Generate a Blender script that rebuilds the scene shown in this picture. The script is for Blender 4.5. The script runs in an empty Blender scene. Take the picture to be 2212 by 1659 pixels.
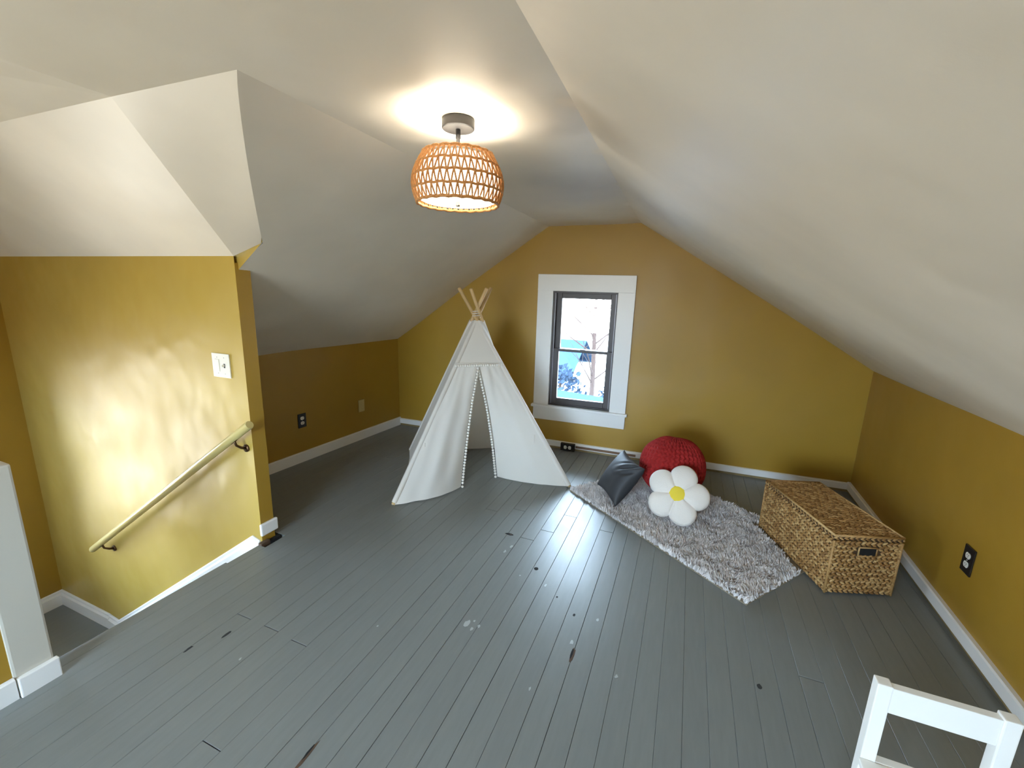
import bpy, math, random
import numpy as np
from mathutils import Vector, Matrix, noise

random.seed(7)
rng = np.random.default_rng(7)
SC = bpy.context.scene
COL = SC.collection

# ------------------------------------------------------------------ camera
YAW, PITCH, ROLL, FPX = 0.38080, -0.21137, 0.03018, 936.28
CAM = Vector((0.0, 0.0, 1.5))
fw = Vector((-math.sin(YAW) * math.cos(PITCH), math.cos(YAW) * math.cos(PITCH), math.sin(PITCH)))
rt = Vector((math.cos(YAW), math.sin(YAW), 0))
up = rt.cross(fw)
rt2 = math.cos(ROLL) * rt + math.sin(ROLL) * up
up2 = -math.sin(ROLL) * rt + math.cos(ROLL) * up
cd = bpy.data.cameras.new('camera')
cam = bpy.data.objects.new('camera', cd)
COL.objects.link(cam)
cam.matrix_world = Matrix(((rt2.x, up2.x, -fw.x, CAM.x), (rt2.y, up2.y, -fw.y, CAM.y),
                           (rt2.z, up2.z, -fw.z, CAM.z), (0, 0, 0, 1)))
cd.sensor_fit = 'HORIZONTAL'
cd.sensor_width = 36.0
cd.lens = FPX * 36.0 / 2212.0
cd.clip_start = 0.02
cd.clip_end = 300
SC.camera = cam

# ------------------------------------------------------------------ world, sun, exposure
SKY = (0.60, 0.79, 1.0)
GROUND = (0.36, 0.345, 0.31)          # light thrown back by the yard below the horizon
SKY_STRENGTH = 34.0
LAMP_W = 5.0
DIFFUSER = 1.7
w = bpy.data.worlds.new('sky')
SC.world = w
w.use_nodes = True
bg = w.node_tree.nodes['Background']
wn = w.node_tree
tc = wn.nodes.new('ShaderNodeTexCoord')
sx = wn.nodes.new('ShaderNodeSeparateXYZ')
mr = wn.nodes.new('ShaderNodeMapRange')
mr.inputs[1].default_value, mr.inputs[2].default_value = -.03, .03
mxw = wn.nodes.new('ShaderNodeMixRGB')
mxw.inputs[1].default_value = (*GROUND, 1)
mxw.inputs[2].default_value = (*SKY, 1)
wn.links.new(tc.outputs['Generated'], sx.inputs[0])
wn.links.new(sx.outputs['Z'], mr.inputs[0])
wn.links.new(mr.outputs[0], mxw.inputs[0])
wn.links.new(mxw.outputs[0], bg.inputs[0])
bg.inputs[1].default_value = SKY_STRENGTH
sd = bpy.data.lights.new('sun', 'SUN')
sd.energy = 3.0
sd.angle = 0.01
sd.color = (1, .93, .84)
sun = bpy.data.objects.new('sun', sd)
COL.objects.link(sun)
sun.rotation_euler = Vector((-0.75, 0.42, -0.75)).to_track_quat('-Z', 'Y').to_euler()
vs = SC.view_settings
vs.view_transform = 'Standard'
vs.look = 'None'
vs.exposure = 0.5
vs.gamma = 1.0
vs.use_curve_mapping = False
SC.cycles.use_denoising = True
SC.cycles.max_bounces = 12
SC.cycles.diffuse_bounces = 8
SC.cycles.transparent_max_bounces = 16
SC.cycles.sample_clamp_indirect = 8.0

# ------------------------------------------------------------------ materials
def srgb(r, g, b):
    f = lambda c: (c / 255 / 12.92) if c / 255 <= .04045 else ((c / 255 + .055) / 1.055) ** 2.4
    return (f(r), f(g), f(b), 1)

class NT:
    def __init__(s, name):
        s.m = bpy.data.materials.new(name)
        s.m.use_nodes = True
        s.t = s.m.node_tree
        s.b = s.t.nodes['Principled BSDF']
    def n(s, kind, **kw):
        x = s.t.nodes.new(kind)
        for k, v in kw.items():
            if k in x.inputs.keys():
                x.inputs[k].default_value = v
            else:
                setattr(x, k, v)
        return x
    def l(s, a, b):
        s.t.links.new(a, b)
    def set(s, **kw):
        for k, v in kw.items():
            s.b.inputs[k.replace('_', ' ')].default_value = v
        return s
    def coord(s, which='Object'):
        return s.n('ShaderNodeTexCoord').outputs[which]
    def noise(s, scale, detail=3, rough=.5, vec=None):
        x = s.n('ShaderNodeTexNoise')
        x.inputs['Scale'].default_value = scale
        x.inputs['Detail'].default_value = detail
        x.inputs['Roughness'].default_value = rough
        if vec is not None:
            s.l(vec, x.inputs['Vector'])
        return x.outputs['Fac']
    def ramp(s, fac, stops):
        x = s.n('ShaderNodeValToRGB')
        e = x.color_ramp.elements
        while len(e) < len(stops):
            e.new(.5)
        for i, (p, c) in enumerate(stops):
            e[i].position = p
            e[i].color = c if len(c) == 4 else (*c, 1)
        s.l(fac, x.inputs[0])
        return x.outputs[0]
    def bump(s, h, strength=.3, dist=.01, normal=None):
        x = s.n('ShaderNodeBump')
        x.inputs['Strength'].default_value = strength
        x.inputs['Distance'].default_value = dist
        s.l(h, x.inputs['Height'])
        if normal is not None:
            s.l(normal, x.inputs['Normal'])
        s.l(x.outputs[0], s.b.inputs['Normal'])
        return x.outputs[0]
    def maprange(s, v, a, b, c, d):
        x = s.n('ShaderNodeMapRange')
        for i, q in zip((1, 2, 3, 4), (a, b, c, d)):
            x.inputs[i].default_value = q
        s.l(v, x.inputs[0])
        return x.outputs[0]

def plain(name, col, rough=.5, metal=0, bump=None, var=0):
    t = NT(name)
    t.set(Base_Color=col, Roughness=rough, Metallic=metal)
    co = t.coord()
    if var:
        c2 = tuple(max(0, c * (1 - var)) for c in col[:3]) + (1,)
        t.l(t.ramp(t.noise(14, 4, .6, co), [(.3, c2), (.7, col)]), t.b.inputs['Base Color'])
    if bump:
        t.bump(t.noise(bump[0], 4, .6, co), bump[1], bump[2])
    return t.m

def paint_wall(name, col, rough, lump=.35, gloss_var=0.0):
    t = NT(name)
    co = t.coord()
    c2 = tuple(c * .93 for c in col[:3]) + (1,)
    t.l(t.ramp(t.noise(2.2, 3, .5, co), [(.35, c2), (.65, col)]), t.b.inputs['Base Color'])
    r = t.maprange(t.noise(1.8, 2, .5, co), .35, .65, rough - gloss_var, rough + gloss_var)
    t.l(r, t.b.inputs['Roughness'])
    n1 = t.bump(t.noise(3.5, 2, .5, co), lump, .03)
    t.bump(t.noise(90, 3, .6, co), .06, .004, n1)
    return t.m

M = {}
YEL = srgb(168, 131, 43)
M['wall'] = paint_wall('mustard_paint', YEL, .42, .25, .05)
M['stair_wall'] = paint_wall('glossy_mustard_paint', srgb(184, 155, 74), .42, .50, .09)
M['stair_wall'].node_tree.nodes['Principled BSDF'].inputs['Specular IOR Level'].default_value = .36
M['ceil'] = paint_wall('ceiling_paint', srgb(230, 222, 207), .48, .30, .04)
M['trim'] = plain('trim_white', srgb(236, 234, 230), .35, bump=(40, .05, .004))
M['chairpaint'] = plain('chair_white', srgb(238, 236, 230), .3)
M['newel'] = plain('newel_paint', srgb(196, 190, 176), .45, bump=(18, .12, .006))
M['shoe'] = plain('bare_shoe', srgb(150, 128, 84), .6, var=.3)
M['rawwood'] = plain('raw_wood', srgb(92, 70, 52), .8, var=.4)
M['pale'] = plain('old_pale_paint', srgb(168, 172, 172), .4)
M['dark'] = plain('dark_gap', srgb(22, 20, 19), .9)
M['sub'] = plain('subfloor', srgb(38, 40, 40), .8)
M['black_plate'] = plain('black_plate', srgb(34, 30, 30), .25)
M['receptacle'] = plain('receptacle_white', srgb(228, 224, 212), .35)
M['white_plate'] = plain('white_plate', srgb(232, 226, 210), .18)
M['beige_plate'] = plain('beige_plate', srgb(196, 178, 122), .4)
M['bronze'] = plain('bronze', srgb(92, 66, 42), .35, .8)
M['rail'] = plain('rail_paint', srgb(196, 176, 112), .28, bump=(25, .05, .004))
M['lampmetal'] = plain('brushed_dark_nickel', srgb(30, 28, 28), .5, .1)
M['nickel'] = plain('brushed_nickel', srgb(190, 186, 178), .3, .9)
M['sash'] = plain('dark_sash', srgb(52, 40, 36), .4, bump=(30, .06, .004))
M['alum'] = plain('aluminium_track', srgb(150, 146, 150), .4, .6)
M['raceway'] = plain('brown_raceway', srgb(126, 92, 66), .55, var=.2)
M['pole'] = plain('pine_pole', srgb(214, 180, 126), .55, var=.22)
M['yellow'] = plain('yellow_plush', srgb(240, 214, 70), .9, bump=(220, .5, .004))
M['basket_in'] = plain('basket_inner', srgb(74, 52, 30), .9)

# floor paint
t = NT('grey_floor_paint')
oi = t.n('ShaderNodeObjectInfo')
geo = t.n('ShaderNodeNewGeometry')
mp = t.n('ShaderNodeMapping')
mp.inputs['Scale'].default_value = (9, 1.1, 9)
t.l(geo.outputs['Position'], mp.inputs['Vector'])
gr = t.noise(6, 5, .6, mp.outputs[0])
base = t.ramp(gr, [(.3, srgb(120, 123, 121)), (.7, srgb(125, 128, 126))])
mx = t.n('ShaderNodeMixRGB', blend_type='MULTIPLY')
mx.inputs[0].default_value = 1
t.l(base, mx.inputs[1])
t.l(t.ramp(oi.outputs['Random'], [(0, (.97, .97, .97)), (1, (1.02, 1.02, 1.02))]), mx.inputs[2])
t.l(mx.outputs[0], t.b.inputs['Base Color'])
t.l(t.maprange(t.noise(7, 4, .6, geo.outputs['Position']), .3, .7, .31, .37), t.b.inputs['Roughness'])
n1 = t.bump(gr, .08, .004)
t.bump(t.noise(4, 2, .5, geo.outputs['Position']), .06, .012, n1)
t.b.inputs['Specular IOR Level'].default_value = .4
M['floor'] = t.m

# canvas
t = NT('canvas')
t.set(Base_Color=srgb(238, 232, 222), Roughness=.9)
co = t.coord()
t.bump(t.noise(420, 2, .5, co), .15, .002)
tr = t.n('ShaderNodeBsdfTranslucent')
tr.inputs[0].default_value = srgb(236, 230, 220)
ms = t.n('ShaderNodeMixShader')
ms.inputs[0].default_value = .28
t.l(t.b.outputs[0], ms.inputs[1])
t.l(tr.outputs[0], ms.inputs[2])
t.l(ms.outputs[0], t.t.nodes['Material Output'].inputs[0])
M['canvas'] = t.m
M['pompom'] = plain('pompom_wool', srgb(240, 235, 226), .95)

# knit
t = NT('red_knit')
co = t.coord()
t.l(t.ramp(t.noise(60, 3, .6, co), [(.3, srgb(142, 18, 17)), (.7, srgb(170, 30, 27))]), t.b.inputs['Base Color'])
t.set(Roughness=.85)
t.bump(t.noise(260, 2, .5, co), .35, .003)
M['red'] = t.m
t = NT('charcoal_fabric')
t.set(Base_Color=srgb(50, 51, 54), Roughness=.6)
t.bump(t.noise(380, 2, .5, t.coord()), .15, .002)
M['charcoal'] = t.m
t = NT('white_plush')
t.set(Base_Color=srgb(240, 232, 222), Roughness=.95)
t.b.inputs['Sheen Weight'].default_value = .4
t.bump(t.noise(170, 3, .7, t.coord()), .6, .004)
M['plush'] = t.m
# rug
t = NT('shag')
geo = t.n('ShaderNodeNewGeometry')
co = t.coord()
c1 = t.ramp(geo.outputs['Random Per Island'], [(0, srgb(200, 195, 192)), (1, srgb(240, 235, 233))])
mx = t.n('ShaderNodeMixRGB', blend_type='MULTIPLY')
mx.inputs[0].default_value = .5
t.l(c1, mx.inputs[1])
t.l(t.ramp(t.noise(13, 3, .6, co), [(.3, (.62, .6, .6)), (.6, (1, 1, 1))]), mx.inputs[2])
t.l(mx.outputs[0], t.b.inputs['Base Color'])
t.set(Roughness=.9)
M['shag'] = t.m
M['backing'] = plain('rug_backing', srgb(150, 138, 118), .9, var=.2)
# seagrass
t = NT('seagrass')
geo = t.n('ShaderNodeNewGeometry')
co = t.coord()
c1 = t.ramp(geo.outputs['Random Per Island'], [(0, srgb(140, 98, 50)), (.5, srgb(176, 134, 78)), (1, srgb(206, 170, 114))])
mx = t.n('ShaderNodeMixRGB', blend_type='MULTIPLY')
mx.inputs[0].default_value = .6
t.l(c1, mx.inputs[1])
t.l(t.ramp(t.noise(90, 3, .6, co), [(.3, (.6, .55, .5)), (.65, (1, 1, 1))]), mx.inputs[2])
t.l(mx.outputs[0], t.b.inputs['Base Color'])
t.set(Roughness=.5)
t.bump(t.noise(240, 3, .6, co), .4, .003)
M['seagrass'] = t.m
# rattan of the lamp
t = NT('paper_rope')
co = t.coord()
t.l(t.ramp(t.noise(120, 3, .6, co), [(.3, srgb(168, 112, 58)), (.7, srgb(204, 148, 86))]), t.b.inputs['Base Color'])
t.set(Roughness=.6)
M['rope'] = t.m
t = NT('lamp_diffuser')
t.set(Base_Color=(.9, .88, .82, 1), Roughness=.6)
t.b.inputs['Emission Color'].default_value = (1, .90, .74, 1)
t.b.inputs['Emission Strength'].default_value = DIFFUSER
M['diffuser'] = t.m
# pane
t = NT('pane_glass')
tb = t.n('ShaderNodeBsdfTransparent')
tb.inputs[0].default_value = (.96, .97, .97, 1)
gb = t.n('ShaderNodeBsdfGlossy')
gb.inputs['Roughness'].default_value = .02
fr = t.n('ShaderNodeFresnel')
fr.inputs[0].default_value = 1.45
ms = t.n('ShaderNodeMixShader')
t.l(fr.outputs[0], ms.inputs[0])
t.l(tb.outputs[0], ms.inputs[1])
t.l(gb.outputs[0], ms.inputs[2])
t.l(ms.outputs[0], t.t.nodes['Material Output'].inputs[0])
M['glass'] = t.m
# outdoors
M['bark'] = plain('bark', srgb(58, 48, 45), .9, var=.4)
M['roofing'] = plain('blue_grey_shingle', srgb(38, 52, 70), .9, var=.2)
for k_ in ('bark', 'roofing'):
    M[k_].node_tree.nodes['Principled BSDF'].inputs['Specular IOR Level'].default_value = 0
M['siding'] = plain('pale_siding', srgb(196, 196, 196), .8)
M['leaf'] = plain('evergreen', srgb(42, 54, 70), .8, var=.4)
M['leaf'].node_tree.nodes['Principled BSDF'].inputs['Specular IOR Level'].default_value = 0
M['ground'] = plain('winter_ground', srgb(170, 166, 156), .9, var=.2)

# ------------------------------------------------------------------ mesh helpers
def obj(name, V, F, mat, parent=None, smooth=False, **props):
    me = bpy.data.meshes.new(name)
    me.from_pydata([tuple(v) for v in V], [], [tuple(f) for f in F])
    me.validate(clean_customdata=False)
    me.update()
    if mat:
        for m_ in (mat if isinstance(mat, (list, tuple)) else [mat]):
            me.materials.append(M[m_])
    if smooth:
        me.shade_smooth()
    o = bpy.data.objects.new(name, me)
    COL.objects.link(o)
    if parent is not None:
        o.parent = parent
    for k, v in props.items():
        o[k] = v
    return o

def empty(name, loc=(0, 0, 0), rz=0, **props):
    o = bpy.data.objects.new(name, None)
    COL.objects.link(o)
    o.location = loc
    o.rotation_euler = (0, 0, rz)
    o.empty_display_size = .05
    for k, v in props.items():
        o[k] = v
    return o

class MB:
    """collects pieces of ONE part"""
    def __init__(s):
        s.V, s.F = [], []
    def add(s, V, F):
        b = len(s.V)
        s.V += [tuple(v) for v in V]
        s.F += [tuple(b + i for i in f) for f in F]
        return s
    def box(s, lo, hi, bev=0.0, axes=None, org=None):
        x0, y0, z0 = lo
        x1, y1, z1 = hi
        if bev <= 0:
            V = [(x0, y0, z0), (x1, y0, z0), (x1, y1, z0), (x0, y1, z0), (x0, y0, z1), (x1, y0, z1), (x1, y1, z1), (x0, y1, z1)]
            F = [(0, 3, 2, 1), (4, 5, 6, 7), (0, 1, 5, 4), (1, 2, 6, 5), (2, 3, 7, 6), (3, 0, 4, 7)]
        else:
            import bmesh
            bm = bmesh.new()
            bmesh.ops.create_cube(bm, size=1)
            for v in bm.verts:
                v.co = Vector(((x0 + x1) / 2 + v.co.x * (x1 - x0), (y0 + y1) / 2 + v.co.y * (y1 - y0), (z0 + z1) / 2 + v.co.z * (z1 - z0)))
            bmesh.ops.bevel(bm, geom=bm.edges[:], offset=bev, segments=2, profile=.6, affect='EDGES')
            bm.verts.index_update()
            V = [v.co[:] for v in bm.verts]
            F = [[v.index for v in f.verts] for f in bm.faces]
            bm.free()
        if axes is not None:
            a, b, c = [Vector(q) for q in axes]
            o = Vector(org or (0, 0, 0))
            V = [o + a * v[0] + b * v[1] + c * v[2] for v in V]
            if a.cross(b).dot(c) < 0:
                F = [tuple(reversed(f)) for f in F]
        return s.add(V, F)
    def tube(s, pts, r, n=8, caps=True, r1=None):
        pts = [Vector(p) for p in pts]
        k = len(pts)
        V, F = [], []
        pu = None
        for i, p in enumerate(pts):
            d = (pts[min(i + 1, k - 1)] - pts[max(i - 1, 0)]).normalized()
            u = pu if pu is not None else (Vector((0, 0, 1)) if abs(d.z) < .9 else Vector((1, 0, 0)))
            u = (u - d * u.dot(d)).normalized()
            pu = u
            v = d.cross(u)
            rr = r[i] if isinstance(r, (list, tuple)) else (r if r1 is None else r + (r1 - r) * i / (k - 1))
            for j in range(n):
                a = 2 * math.pi * j / n
                V.append(p + u * (rr * math.cos(a)) + v * (rr * math.sin(a)))
        for i in range(k - 1):
            for j in range(n):
                F.append((i * n + j, i * n + (j + 1) % n, (i + 1) * n + (j + 1) % n, (i + 1) * n + j))
        if caps:
            F.append(tuple(range(n - 1, -1, -1)))
            F.append(tuple((k - 1) * n + j for j in range(n)))
        return s.add(V, F)
    def lathe(s, prof, c, n=32, close=False):
        V, F = [], []
        for (r, z) in prof:
            for j in range(n):
                a = 2 * math.pi * j / n
                V.append((c[0] + r * math.cos(a), c[1] + r * math.sin(a), c[2] + z))
        for i in range(len(prof) - 1):
            for j in range(n):
                F.append((i * n + j, i * n + (j + 1) % n, (i + 1) * n + (j + 1) % n, (i + 1) * n + j))
        if close:
            F.append(tuple(range(n - 1, -1, -1)))
            F.append(tuple((len(prof) - 1) * n + j for j in range(n)))
        return s.add(V, F)
    def ball(s, c, r, n=8, m=5, sc=(1, 1, 1)):
        V = [(c[0], c[1], c[2] - r * sc[2])]
        for i in range(1, m):
            b = -math.pi / 2 + math.pi * i / m
            for j in range(n):
                a = 2 * math.pi * j / n
                V.append((c[0] + r * sc[0] * math.cos(b) * math.cos(a), c[1] + r * sc[1] * math.cos(b) * math.sin(a), c[2] + r * sc[2] * math.sin(b)))
        V.append((c[0], c[1], c[2] + r * sc[2]))
        F = [(0, 1 + (j + 1) % n, 1 + j) for j in range(n)]
        for i in range(m - 2):
            for j in range(n):
                F.append((1 + i * n + j, 1 + i * n + (j + 1) % n, 1 + (i + 1) * n + (j + 1) % n, 1 + (i + 1) * n + j))
        t_ = len(V) - 1
        F += [(t_, 1 + (m - 2) * n + j, 1 + (m - 2) * n + (j + 1) % n) for j in range(n)]
        return s.add(V, F)
    def build(s, name, mat, parent=None, smooth=False, **props):
        return obj(name, s.V, s.F, mat, parent, smooth, **props)

def grid(fn, nu, nv, flip=False):
    V = [fn(i / nu, j / nv) for i in range(nu + 1) for j in range(nv + 1)]
    F = []
    for i in range(nu):
        for j in range(nv):
            a = i * (nv + 1) + j
            f = (a, a + 1, a + nv + 2, a + nv + 1)
            F.append(tuple(reversed(f)) if flip else f)
    return V, F

def lerp(a, b, t):
    return a + (b - a) * t

def auto_smooth(o, deg=35):
    """smooth shading with sharp creases kept"""
    me = o.data
    me.shade_smooth()
    me.set_sharp_from_angle(angle=math.radians(deg))

# ------------------------------------------------------------------ key dimensions of the attic
GL = Vector((-2.890, 3.867, 0))        # far corner, low knee wall by the tent
GR = Vector((1.333, 4.034, 0))         # far corner, knee wall by the basket
GE = (GR - GL).normalized()
GN = Vector((-GE.y, GE.x, 0))          # out of the gable wall
GLEN = (GR - GL).length
ZC = 2.09                              # flat ceiling
YBACK = -2.3
YB = 1.6                               # stair wall face
XP = -2.2                              # end of stair wall
XFAR = -4.75                           # outer wall of the stair dormer
YA = -0.9                              # near side wall of the stair dormer
ZL = -1.25                             # landing
def xl(y): return -2.89 - (3.867 - y) * 0.0725
def xr(y): return 1.333 - (4.034 - y) * 0.0233
ST = dict(kind='structure')

# ------------------------------------------------------------------ floor of planks
SEAM, PITCHB = 0.042, 0.0875
def yg(x): return 3.867 + (x + 2.89) * (4.034 - 3.867) / (1.333 + 2.89)
floor = MB()
floor.add([(XP - .02, YBACK - .1, -.024), (1.5, YBACK - .1, -.024), (1.5, 4.2, -.024), (XP - .02, 4.2, -.024)], [(0, 1, 2, 3)])
floor.add([(-3.2, YB + .03, -.024), (XP - .02, YB + .03, -.024), (XP - .02, 4.2, -.024), (-3.2, 4.2, -.024)], [(0, 1, 2, 3)])
floor = floor.build('floor', 'sub', None, label='grey painted wood plank floor of the attic', category='floor', **ST)

def plank(x0, x1, y0, y1):
    g = .0003 + .0007 * random.random() ** 2
    x0 += g; x1 -= g; y0 += .0016; y1 -= .0016
    c = .0008
    dz = random.uniform(-.0004, .0004)
    # slightly wavy long edges, chamfered arrises
    V = [(x0, y0, -.023), (x1, y0, -.023), (x1, y1, -.023), (x0, y1, -.023),
         (x0, y0, -c + dz), (x1, y0, -c + dz), (x1, y1, -c + dz), (x0, y1, -c + dz),
         (x0 + c, y0 + c, dz), (x1 - c, y0 + c, dz), (x1 - c, y1 - c, dz), (x0 + c, y1 - c, dz)]
    F = [(0, 1, 5, 4), (1, 2, 6, 5), (2, 3, 7, 6), (3, 0, 4, 7), (4, 5, 9, 8), (5, 6, 10, 9), (6, 7, 11, 10), (7, 4, 8, 11), (8, 9, 10, 11)]
    obj('plank', V, F, 'floor', floor)

JOINTS = {-21: [1.149], -19: [1.147], -17: [1.137], -16: [.707], 6: [1.83], -10: [2.30], -2: [3.1]}
k0 = int(math.floor((-3.15 - SEAM) / PITCHB))
k1 = int(math.ceil((1.36 - SEAM) / PITCHB))
for k in range(k0, k1):
    a = SEAM + k * PITCHB
    b = a + PITCHB
    ys = YBACK - .05
    if b < XP + .03:
        ys = YB + .075
        if b > XP - .04:
            ys = YB + .11
    elif a < XP + .02:
        plank(a, b, YB + .11, yg(a) + .03)
        a = XP + .002
    ye = yg((a + b) / 2) + .03
    if a == XP + .002:
        ye = YB - .02
    cuts = [ys] + [j for j in JOINTS.get(k, []) if ys < j < ye]
    if k not in JOINTS and random.random() < .45:
        j = random.uniform(2.4, 3.7) if a > -2 else 3.0
        cuts.append(j)
    if random.random() < .7 and ys < 0:
        cuts.append(random.uniform(-1.8, .3))
    cuts = sorted(cuts) + [ye]
    for p, q in zip(cuts[:-1], cuts[1:]):
        if q - p > .05:
            # the edge board stops short of the wall end
            if a < XP + .02 and b > XP and q > YB - .02:
                q = YB - .025
            plank(a, b, p, q)

def mark(name, pts, mat, z=.0012):
    """a chip or hole worn into the boards"""
    n = len(pts)
    V = [(x, y, z) for x, y in pts] + [(x, y, -.004) for x, y in pts]
    F = [tuple(range(n))] + [(i, n + i, n + (i + 1) % n, (i + 1) % n) for i in range(n)]
    obj(name, V, F, mat, floor)

def ring(cx, cy, rx, ry, n=10, jag=.15, rot=0):
    out = []
    for i in range(n):
        a = 2 * math.pi * i / n
        q = 1 + random.uniform(-jag, jag)
        x, y = rx * math.cos(a) * q, ry * math.sin(a) * q
        out.append((cx + x * math.cos(rot) - y * math.sin(rot), cy + x * math.sin(rot) + y * math.cos(rot)))
    return out
mark('knot_hole', ring(-.640, 2.042, .012, .013, 12, .06), 'dark')
mark('splintered_hole', ring(-.905, 2.302, .030, .012, 9, .25), 'dark')
mark('splinter', ring(-.898, 2.302, .011, .006, 7, .2), 'rawwood', .0016)
mark('gouge', ring(-.309, 1.553, .008, .040, 9, .2), 'rawwood')
mark('gouge', ring(-.313, 1.556, .0045, .030, 9, .2), 'dark', .0016)
mark('gouge', ring(-1.004, .812, .008, .045, 9, .3), 'rawwood')
mark('gouge', ring(-1.008, .822, .004, .026, 9, .3), 'dark', .0016)
mark('knot', ring(.409, 1.705, .010, .012, 9, .2), 'sub')
mark('knot', ring(-.360, 1.784, .006, .010, 9, .2), 'sub')
mark('chip', ring(-1.722, 1.046, .006, .020, 8, .3), 'sub')
mark('chip', ring(-1.79, .93, .005, .018, 8, .3), 'sub')
for cx_, cy_, r_ in ((-.80, 1.530, .012), (-.765, 1.505, .007), (-.742, 1.535, .006), (-.775, 1.555, .005), (-.55, 1.93, .006), (-.70, 1.95, .005), (-.845, 2.18, .009),
                     (-.862, 2.12, .007), (-.42, 1.33, .005), (-.12, 1.52, .006), (-1.16, 1.35, .004), (-1.55, .98, .004), (-.33, 1.62, .008), (-.25, 1.80, .006)):
    mark('paint_chip', ring(cx_, cy_, r_, r_ * 1.6, 9, .4), 'pale', .0007)
mark('nail_hole', ring(-.47, 1.87, .005, .006, 8, .1), 'sub')

# ------------------------------------------------------------------ walls
def wall_slab(name, org, e, n, outline, th, mat, hole=None, label='', **kw):
    """wall in the plane org + s*e + z*Z (n points out of the room); hole = (s0,s1,z0,z1)"""
    org, e, n = Vector(org), Vector(e), Vector(n)
    V, F = [], []
    P = lambda s, z, d=0: org + e * s + Vector((0, 0, z)) + n * d
    def quad(a, b, c, d):
        i = len(V)
        V.extend([a, b, c, d])
        F.append((i, i + 1, i + 2, i + 3))
    (s0, s1, z0, z1) = outline
    if hole is None:
        rects = [(s0, s1, z0, z1)]
    else:
        h0, h1, g0, g1 = hole
        rects = [(s0, h0, z0, z1), (h1, s1, z0, z1), (h0, h1, z0, g0), (h0, h1, g1, z1)]
    for (a, b, c, d) in rects:
        quad(P(a, c), P(b, c), P(b, d), P(a, d))
        quad(P(a, d, th), P(b, d, th), P(b, c, th), P(a, c, th))
    quad(P(s0, z0), P(s0, z1), P(s0, z1, th), P(s0, z0, th))
    quad(P(s1, z1), P(s1, z0), P(s1, z0, th), P(s1, z1, th))
    quad(P(s0, z1), P(s1, z1), P(s1, z1, th), P(s0, z1, th))
    if hole is not None:
        h0, h1, g0, g1 = hole
        quad(P(h0, g0), P(h1, g0), P(h1, g0, th), P(h0, g0, th))
        quad(P(h0, g1), P(h0, g1, th), P(h1, g1, th), P(h1, g1))
        quad(P(h0, g0), P(h0, g0, th), P(h0, g1, th), P(h0, g1))
        quad(P(h1, g0), P(h1, g1), P(h1, g1, th), P(h1, g0, th))
    return obj(name, V, F, mat, None, label=label, **ST, **kw)

WIN1 = (1.703, 2.291, .428, 1.512)
wall_slab('wall_gable', GL, GE, GN, (-.2, GLEN + .2, -.3, 2.4), .16, 'wall', WIN1, 'mustard gable wall with the window', category='wall')
d = (Vector((xl(1.62), 1.62, 0)) - GL)
wall_slab('wall_knee', GL, d.normalized(), Vector((-1, 0, 0)), (-.15, d.length, -.1, 1.25), .12, 'wall', None, 'low mustard knee wall behind the white tent', category='wall')
d = Vector((xr(YBACK), YBACK, 0)) - GR
wall_slab('wall_right', GR, d.normalized(), Vector((1, 0, 0)), (-.2, d.length + .1, -.1, 1.3), .12, 'wall', None, 'low mustard knee wall beside the woven chest', category='wall')
WIN_FILL = (.34, 2.04, .50, 1.84)
wall_slab('wall_back', (-2.3, YBACK, 0), (1, 0, 0), (0, -1, 0), (-.1, 3.9, -.1, 2.4), .16, 'wall', WIN_FILL, 'mustard end wall opposite the window', category='wall')
wall_slab('wall_side', (-2.12, YBACK, 0), (0, 1, 0), (-1, 0, 0), (-.1, YA - YBACK, -.1, 2.4), .12, 'wall', None, 'mustard side wall before the stair dormer', category='wall')
# stair wall with its free end
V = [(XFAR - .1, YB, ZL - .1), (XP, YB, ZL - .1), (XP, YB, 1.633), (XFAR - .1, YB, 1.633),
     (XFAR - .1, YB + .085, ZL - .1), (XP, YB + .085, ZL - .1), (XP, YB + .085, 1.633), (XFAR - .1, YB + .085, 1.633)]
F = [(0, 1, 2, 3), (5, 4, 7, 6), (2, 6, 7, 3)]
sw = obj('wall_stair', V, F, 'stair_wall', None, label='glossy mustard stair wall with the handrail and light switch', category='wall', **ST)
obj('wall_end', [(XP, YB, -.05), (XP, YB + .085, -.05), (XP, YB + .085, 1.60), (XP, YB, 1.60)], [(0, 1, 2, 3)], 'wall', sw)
# sliver of wall that fills the gap under the sloping ceiling

WIN2 = (1.02, 2.13, .45, 2.02)     # in dormer wall coordinates (s from YA+.?, z from landing)
wall_slab('wall_dormer', (XFAR, YA, ZL), (0, 1, 0), (-1, 0, 0), (-.1, YB - YA + .1, -.1, 3.8), .16, 'wall', WIN2, 'shaded mustard wall at the foot of the stairs', category='wall')
WIN3 = (.75, 1.27, 1.62, 2.45)
wall_slab('wall_alcove', (XFAR - .1, YA, ZL), (1, 0, 0), (0, -1, 0), (0, 2.75, -.1, 3.8), .16, 'wall', WIN3, 'mustard side wall of the stair dormer', category='wall')
# foundation strip under the attic floor edge on the stair side
obj('wall_stringer', [(XP, YA - .1, ZL - .1), (XP, YB + .02, ZL - .1), (XP, YB + .02, -.03), (XP, YA - .1, -.03)], [(0, 1, 2, 3)], 'trim', None, label='white riser face under the attic floor edge', category='wall', **ST)

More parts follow.
